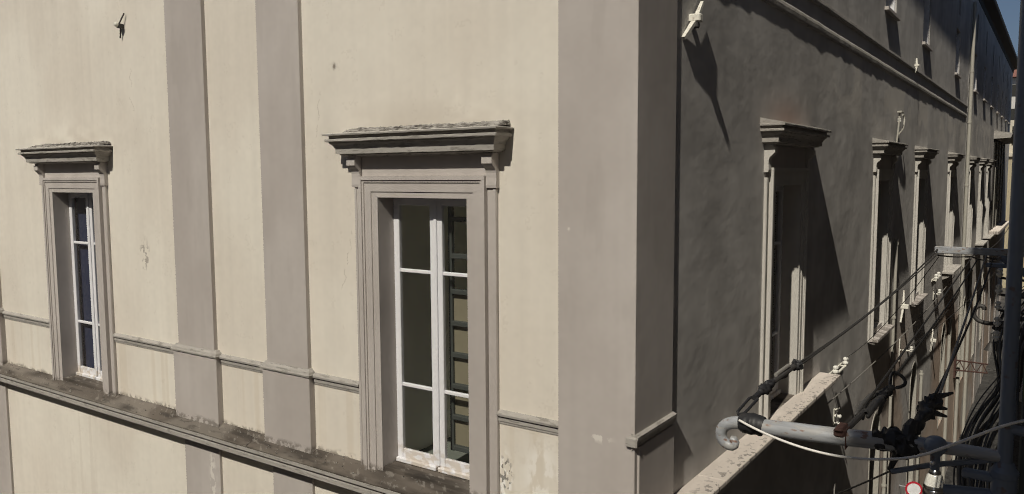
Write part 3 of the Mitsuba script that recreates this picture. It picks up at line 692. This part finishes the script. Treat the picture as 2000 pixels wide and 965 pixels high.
put('tape', lump([(2.50, YA, 7.455), (2.54, YA, 7.462), (2.60, YA, 7.468), (2.655, YA, 7.476)], [0.034, 0.042, 0.045, 0.042, 0.032], 5, 0.7, 50), 'black_tape', k, smooth=50)
put('clamp', cat(bevel(2.352, 2.396, YA - 0.040, YA + 0.040, 7.452, 7.488, 0.008), bevel(2.358, 2.390, YA - 0.052, YA + 0.052, 7.480, 7.492, 0.004)), 'rust', k)
put('clamp_lip', bevel(2.397, 2.401, YA - 0.039, YA + 0.039, 7.408, 7.486, 0.0015), 'rust', k)
put('cap', lathe([(0.0, 7.545), (0.02, 7.543), (0.032, 7.535), (0.040, 7.518), (0.038, 7.500), (0.028, 7.485), (0.017, 7.47), (0.016, 7.42), (0.0, 7.415)], 20).apply_translation((2.716, YA - 0.05, -0.02)), 'blue_grey_iron', k, smooth=35)
put('bolt', ball((2.712, YA - 0.088, 7.435), 0.009), 'steel', k, smooth=True)
put('stay', cat(tube([(2.56, YA + 0.02, 7.335), (2.70, YA + 0.02, 7.392), (2.80, YA + 0.01, 7.425), (2.91, YA, 7.462)], 0.011, 8)), 'blue_grey_iron', k, smooth=40)
put('block', bevel(2.80, 2.915, YA - 0.02, YA + 0.02, 7.376, 7.408, 0.008), 'blue_grey_iron', k)
put('lower_bar', tube([(2.745, YA, 7.308), (2.90, YA, 7.325)], 0.024, 12), 'blue_grey_iron', k, smooth=40)
put('prong', cat(tube([(2.617, YA, 7.48), (2.62, YA + 0.02, 7.525), (2.628, YA + 0.04, 7.545)], [0.03, 0.026, 0.018], 8), tube([(2.586, YA, 7.44), (2.57, YA + 0.02, 7.39), (2.552, YA + 0.03, 7.338)], [0.022, 0.014, 0.009], 8)), 'black_tape', k)
lab(k, 'weathered pale grey iron arm with a curled tip, wrapped in black tape', 'cable bracket')

# second arm further along, square bar with a brace
k = 'square_cable_bracket'
put('bar', bevel(2.055, 3.26, 2.50, 2.56, 7.700, 7.768, 0.006), 'grey_iron', k)
put('brace', tube([(2.62, 2.53, 7.70), (2.74, 2.53, 7.60), (3.25, 2.53, 7.25)], 0.035, 8), 'blue_grey_iron', k)
put('plate', bevel(2.5, 2.75, 2.47, 2.59, 7.59, 7.625, 0.006), 'blue_grey_iron', k)
lab(k, 'straight grey square iron arm reaching over the street further along', 'cable bracket')
for i, (z, s) in enumerate(((7.45, 1.0), (7.28, 1.1), (7.12, 1.0), (6.95, 1.1), (6.80, 1.2))):
    k2 = key_for('post_insulator')
    put('cup', insulator(2.60, 2.9, z, 'z', 0.9 * s), 'porcelain', k2, smooth=40)
    put('pin', tube([(2.60, 2.9, z), (2.72, 2.92, z - 0.02), (3.26, 2.95, z - 0.02)], 0.014, 6), 'dark_iron', k2)
    lab(k2, 'small porcelain insulator beside the post, ' + ('topmost', 'second from the top', 'middle one', 'second from the bottom', 'lowest')[i] + ' of the column', 'insulator', 'porcelain insulators beside the post')
# black scroll arm
k = 'scroll_cable_bracket'
put('scroll', tube(smooth_path([(2.255, 6.631, 6.55), (2.235, 6.631, 6.60), (2.185, 6.631, 6.60), (2.14, 6.631, 6.55), (2.13, 6.631, 6.48), (2.17, 6.631, 6.405), (2.25, 6.631, 6.37), (2.45, 6.631, 6.375), (3.26, 6.631, 6.42)], 60), 0.030, 10), 'dark_iron', k, smooth=40)
put('brace', rod((3.26, 6.631, 5.9), (2.6, 6.631, 6.36), 0.02), 'dark_iron', k)
lab(k, 'black iron arm ending in an open scroll beside the post', 'cable bracket')
k = 'street_lamp'
put('shade', lathe([(0.0, 0.16), (0.03, 0.16), (0.035, 0.13), (0.05, 0.12), (0.12, -0.02), (0.125, -0.03), (0.118, -0.032), (0.045, 0.10), (0.0, 0.11)], 20).apply_translation((1.98, 13.6, 4.66)), 'dark_iron', k, smooth=35)
put('bulb', ball((1.98, 13.6, 4.66), 0.05), 'porcelain', k, smooth=True)
put('stem', rod((1.98, 13.6, 4.80), (1.98, 13.6, 5.02), 0.014), 'dark_iron', k)
put('arm', tube([(1.98, 13.6, 5.01), (3.26, 13.6, 5.03)], 0.022, 8), 'dark_iron', k)
lab(k, 'black bell shaped street lamp hanging over the street', 'street lamp')
k = 'awning_light'
put('hood', cat(ball((0, 0, 0), 1, 2).apply_scale((0.16, 0.07, 0.055)).apply_translation((2.50, 6.9, 6.26))), 'dark_iron', k, smooth=True)
put('arm', tube([(2.55, 6.9, 6.27), (3.26, 6.9, 6.30)], 0.018, 8), 'dark_iron', k)
lab(k, 'dark oval lamp head just below the black scroll arm', 'lamp')
# chrome lantern under the arm
k = 'lantern'
L0 = (2.143, 2.53, 5.33)
def big(m): return m.apply_scale(2.6).apply_translation(L0)
put('shade', big(lathe([(0.012, 0.045), (0.020, 0.044), (0.028, 0.036), (0.034, 0.008), (0.036, 0.0), (0.033, 0.0), (0.026, 0.035), (0.012, 0.041)], 28)), 'porcelain', k, smooth=35)
put('neck', big(lathe([(0.0, 0.075), (0.010, 0.074), (0.014, 0.06), (0.022, 0.052), (0.022, 0.044), (0.0, 0.044)], 20)), 'steel', k, smooth=35)
put('ring', big(lathe([(0.030, 0.0), (0.038, -0.001), (0.040, -0.010), (0.036, -0.016), (0.040, -0.022), (0.042, -0.035), (0.036, -0.042), (0.041, -0.05), (0.043, -0.075), (0.0, -0.08)], 28)), 'steel', k, smooth=25)
put('stem', tube(smooth_path([(2.143, 2.53, 5.46), (2.143, 2.53, 5.52), (2.30, 2.53, 5.56), (3.26, 2.53, 5.58)], 24), 0.014, 8), 'dark_iron', k)
lab(k, 'white and chrome lantern hanging under the iron arm', 'lantern')

# ------------------------------------------------------------------ strain fittings and cables (each line is its own thing)
def links(a, b, n, r, w):
    a, b = np.array(a), np.array(b); ms = []
    for i in range(n):
        p, q = a + (b - a) * i / n, a + (b - a) * (i + 1.15) / n
        t = (q - p) / np.linalg.norm(q - p); sd = np.array([1.0, 0, 0]) if i % 2 == 0 else np.array([0, -t[2], t[1]])
        if i % 2 == 0: sd = np.cross(t, [1.0, 0, 0]) * 0.7 + np.array([0.7, 0, 0])
        sd = sd / np.linalg.norm(sd) * w
        ms += [tube(smooth_path([p, p + sd + t * w, q + sd - t * w, q, q - sd - t * w, p - sd + t * w, p], 30), r, 6)]
    return cat(*ms)
k = 'strain_fitting'
x0 = 1.955
put('shackle', tube([(x0, -3.06, 7.462), (x0 - 0.016, -3.03, 7.466), (x0 - 0.018, -2.86, 7.486), (x0, -2.82, 7.49), (x0 + 0.018, -2.86, 7.486), (x0 + 0.016, -3.03, 7.466), (x0, -3.06, 7.462)], 0.0065, 8), 'black_tape', k)
put('link', tube([(x0, -2.85, 7.487), (x0, -2.79, 7.491)], 0.013, 8), 'black_tape', k)
put('tape', lump([(x0, -2.79, 7.489), (x0, -2.74, 7.493), (x0, -2.66, 7.496), (x0, -2.56, 7.497)], [0.010, 0.019, 0.024, 0.02, 0.012], 8, 0.8, 70), 'black_tape', k, smooth=50)
put('turnbuckle', cat(tube([(x0, -2.56, 7.497), (x0, -2.16, 7.497)], 0.012, 8), tube([(x0 - 0.02, -2.45, 7.485), (x0 - 0.02, -2.3, 7.475)], [0.012, 0.02], 8)), 'dark_iron', k)
put('splint', tube([(x0 - 0.012, -2.48, 7.512), (x0 - 0.005, -2.28, 7.52)], 0.010, 8), 'grey_cable', k)
put('knob', lump([(x0, -2.20, 7.49), (x0, -2.15, 7.497), (x0, -2.10, 7.497)], [0.012, 0.026, 0.014], 12, 0.8, 80), 'black_tape', k)
lab(k, 'black shackle and taped turnbuckle tied to the curled arm tip', 'cable fitting')
k = key_for('strain_fitting')
x1 = 2.375
put('rod', tube([(x1, -3.05, 7.455), (x1, -2.62, 7.432)], 0.013, 8), 'dark_iron', k)
put('bundle', cat(*[lump([(x1 + a, -2.66, 7.432 + b * 0.3), (x1 + 1.3 * a, -2.4, 7.415 + b), (x1 + a, -2.1 - 0.1 * i, 7.385 + b)], [0.009, 0.014, 0.013, 0.006], i, 0.25, 50) for i, (a, b) in enumerate(((-0.02, 0.02), (0.015, 0.025), (0.0, -0.005), (0.025, -0.02), (-0.025, -0.02)))]), 'loop_cable', k, smooth=50)
put('binding', lump([(x1, -2.30, 7.42), (x1, -2.15, 7.40), (x1, -1.98, 7.385), (x1, -1.88, 7.375)], [0.014, 0.022, 0.016, 0.02, 0.012], 4, 0.9, 70), 'black_tape', k, smooth=50)
put('hook', tube(smooth_path([(x1, -1.95, 7.37), (x1 - 0.012, -1.86, 7.42), (x1, -1.80, 7.44), (x1 + 0.025, -1.78, 7.425), (x1 + 0.02, -1.86, 7.375)], 24), 0.009, 8), 'black_tape', k)
lab(k, 'bundle of grey loops and black binding behind the rusty clamp', 'cable fitting')
k = key_for('strain_fitting')
x2 = 2.648
put('wrap', lump([(x2 - 0.02, -3.06, 7.50), (x2, -2.98, 7.535), (x2, -2.80, 7.535), (x2, -2.60, 7.52), (x2, -2.42, 7.50)], [0.013, 0.018, 0.028, 0.030, 0.018, 0.010], 9, 1.0, 60), 'black_tape', k, smooth=50)
put('spur', cat(tube([(x2, -2.62, 7.505), (x2 + 0.04, -2.50, 7.47)], [0.016, 0.006], 6), tube([(x2, -2.66, 7.49), (x2 + 0.045, -2.55, 7.45)], [0.016, 0.006], 6), tube([(x2, -2.42, 7.5), (x2 + 0.045, -2.32, 7.50)], [0.014, 0.006], 6)), 'black_tape', k)
lab(k, 'spiky black taped joint rising from the arm near the lantern', 'cable fitting')

def cable(a, b, sag, r, mat, text, group=None, n=24, mids=None):
    k = key_for('overhead_cable')
    if mids is None:
        t = np.linspace(0, 1, n)[:, None]
        Pp = np.array(a) * (1 - t) + np.array(b) * t; Pp[:, 2] -= 4 * sag * (t * (1 - t))[:, 0]
    else:
        Pp = smooth_path(mids, 60)
    put('', tube(Pp, r, 8), mat, None, smooth=60) if False else scene.__setitem__(k, mikit.ply(tube(Pp, r, 8), mat, 60))
    return lab(k, text, 'cable', group)
cable(None, None, 0, 0.0055, 'white_cable', 'thick white cable sagging below the curled iron arm', mids=[(1.976, YA - 0.05, 7.458), (2.059, YA - 0.06, 7.433), (2.227, YA - 0.06, 7.395), (2.346, YA - 0.06, 7.385), (2.46, YA - 0.06, 7.391), (2.577, YA - 0.07, 7.417), (2.672, YA - 0.10, 7.458), (2.738, YA - 0.12, 7.502), (2.834, YA - 0.08, 7.552), (2.93, YA - 0.03, 7.60), (3.2, YA, 7.62)])
cable((x0, -2.12, 7.497), (2.08, 2.50, 7.74), 0.06, 0.0065, 'black_cable', 'black overhead cable from the curled arm tip to the square arm')
cable((x0 + 0.01, -2.12, 7.490), (2.09, 2.50, 7.70), 0.035, 0.005, 'black_cable', 'thinner black cable running close beside the one from the arm tip')
cable((x1, -2.60, 7.46), (2.375, 2.50, 7.66), 0.0, 0.006, 'black_cable', 'dark cable rising from the grey loop bundle to the square arm')
cable((x1, -1.80, 7.42), (2.43, 2.50, 7.66), 0.03, 0.006, 'black_cable', 'dark cable from the hook of the loop bundle to the square arm')
cable((x2, -2.42, 7.50), (2.50, 2.50, 7.70), 0.02, 0.007, 'grey_cable', 'grey cable from the spiky taped joint to the square arm')
cable((x2 - 0.02, -2.5, 7.49), (2.56, 2.50, 7.68), 0.07, 0.007, 'black_cable', 'black cable slung from the spiky taped joint')
cable((2.56, YA + 0.02, 7.34), (1.7, -1.9, 6.5), 0.02, 0.004, 'black_cable', 'thin wire dropping from the arm towards the traffic sign')
cable((0.12, 7.6, 3.2), (0.6, 5.2, 2.7), 0.05, 0.012, 'grey_cable', 'frayed thin wire crossing the dark shadow below the side ledge')
cable((0.10, 7.0, 4.75), (0.12, 28.6, 4.95), 0.25, 0.010, 'grey_cable', 'grey cable strung along the side wall below the window sills')
cable((0.10, 14.75, 4.15), (0.12, 28.6, 3.9), 0.2, 0.009, 'black_cable', 'black cable strung along the side wall above the arched openings')
cable((0.29, 14.75, 4.30), (2.2, 26.0, 6.4), 0.3, 0.007, 'black_cable', 'thin black line leaving the single arm bracket across the street')
cable((0.12, 8.2, 5.28), (2.09, 2.55, 7.66), 0.12, 0.004, 'black_cable', 'hair thin drop wire from the double insulator bracket to the square bracket')
for i, (xx, yy, zz) in enumerate(((2.08, 26, 7.2), (2.375, 26, 6.9), (2.5, 30, 6.8))):
    cable((xx, 2.52, 7.68), (xx - 0.2, yy, zz), 0.5, 0.008, 'black_cable', ('black cable continuing down the street past the square arm, nearest the wall', 'black cable continuing down the street past the square arm, middle of three', 'black cable continuing down the street past the square arm, nearest the post')[i])
# the dark sheaf of service cables climbing along the house beside the post
for i in range(20):
    t = i / 19
    w = rng.random(5)
    a = (2.66 + 0.20 * t + 0.02 * w[0], -2.0 + 0.7 * w[1], 6.99 - 0.02 * t + 0.05 * w[2])
    m1 = (2.70 + 0.17 * t + 0.02 * w[3], 0.4 + 1.2 * w[1] - 0.8 * t, 6.80 - 0.02 * t + 0.07 * w[4])
    b = (2.76 + 0.13 * t, 6.0 - 4.6 * t + 0.5 * w[2], 6.80 + 0.25 * t + 0.25 * w[0])
    cable(None, None, 0, 0.004 + 0.008 * rng.random() ** 2, ('black_cable', 'loop_cable', 'black_cable')[i % 3], 'dark service cable in the dense sheaf fanning out beside the post', 'service cables beside the post',
          mids=[(2.925, -2.85, 7.22 - 0.1 * w[3]), (0.5 * (a[0] + 2.92), -2.55, 7.04), a, m1, b, (3.27, b[1] + 1.0, b[2] + 0.3)])
# ------------------------------------------------------------------ house across the lane (the photograph is taken from it)
OB = 'opposite_house'
put('window_shutter', bevel(2.972, 3.26, -2.97, -2.93, 5.4, 8.15, 0.006), 'shutter_frame', OB)
lab(OB, 'shaded ochre house across the lane, at the right edge', 'building')
put('wall', box(3.27, 14, -18, 4, GROUND, 16.8), 'opposite_plaster', OB)
put('unseen_wing', box(3.27, 14, 4.0, 58, GROUND, 15.8), 'opposite_plaster', OB)  # out of view; height set for the sky fill on the side wall
for i, yy in enumerate((9.0, 19.0, 29.0, 39.0)):
    kb = put('balcony', bevel(2.68, 3.268, yy - 1.2, yy + 1.2, 5.0, 5.15, 0.015), 'pale_far', OB)
    rl = [rod((2.70, yy - 1.18 + 0.118 * j, 5.15), (2.70, yy - 1.18 + 0.118 * j, 6.1), 0.009, 6) for j in range(21)]
    rl += [rod((2.70, yy - 1.18, 6.1), (2.70, yy + 1.18, 6.1), 0.016, 6), rod((2.70, yy - 1.18, 6.1), (3.268, yy - 1.18, 6.1), 0.016, 6)]
    rl += [rod((2.70 + 0.11 * j, yy - 1.18, 5.15), (2.70 + 0.11 * j, yy - 1.18, 6.1), 0.009, 6) for j in range(6)]
    put('railing', cat(*rl), 'dark_iron', kb)

# ------------------------------------------------------------------ buildings closing the views
k = 'unseen_house'  # unseen block added to darken window reflections and fill on the front
put('wall', box(-52, 1.2, -30, -14, GROUND, 15.6), 'opposite_plaster', k)
put('roof', box(-52.3, 1.5, -30.3, -13.6, 15.61, 16.0), 'roof_tile', k)
for i in range(9):
    for zz in (1.5, 5.5, 9.5):
        put('window', bevel(-40 + 4.5 * i, -38.7 + 4.5 * i, -14.02, -13.94, zz, zz + 2.2, 0.01), 'dark_room', k)
lab(k, 'unseen plain house added opposite the sunlit front to darken reflections and fill light', 'building')
k = 'end_house'
put('wall', box(-6, 9, 86, 96, GROUND, 10.4), 'yellow_plaster', k)
put('upper_floor', box(-6, 9, 86.5, 96, 10.41, 13.6), 'cream_far', k)
put('cornice', bevel(-6.2, 9.2, 85.7, 86.2, 10.0, 10.4, 0.03), 'cream_far', k)
put('awning', bevel(0.2, 4.0, 85.0, 86.0, 6.0, 8.8, 0.05), 'red_far', k)
for zz in (5.0, 3.6):
    put('shop_opening', box(0.4, 3.8, 85.9, 86.05, zz - 0.4, zz + 0.3), 'dark_room', k)
for i in range(7):
    put('window', box(-5 + 2 * i, -4 + 2 * i, 86.4, 86.55, 11.2, 13.0), 'dark_room', k)
lab(k, 'yellow house with a dark red awning closing the end of the street', 'building')
k = 'hill_house'
put('wall', box(-8, 10, 130, 142, GROUND, 22), 'pale_far', k)
put('roof', trimesh.Trimesh([(-8.6, 129, 22.05), (10.6, 129, 22.05), (10.6, 143, 22.05), (-8.6, 143, 22.05), (-8.6, 136, 25), (10.6, 136, 25)], [(0, 1, 5), (0, 5, 4), (2, 3, 4), (2, 4, 5), (1, 2, 5), (3, 0, 4), (0, 2, 1), (0, 3, 2)]), 'roof_tile', k)
for i in range(6):
    for zz in (8, 12, 16, 19.4):
        put('window', box(-7 + 3 * i, -5.6 + 3 * i, 129.9, 130.05, zz, zz + 1.6), 'dark_room', k)
lab(k, 'pale distant house with a red tiled roof above the street end', 'building')
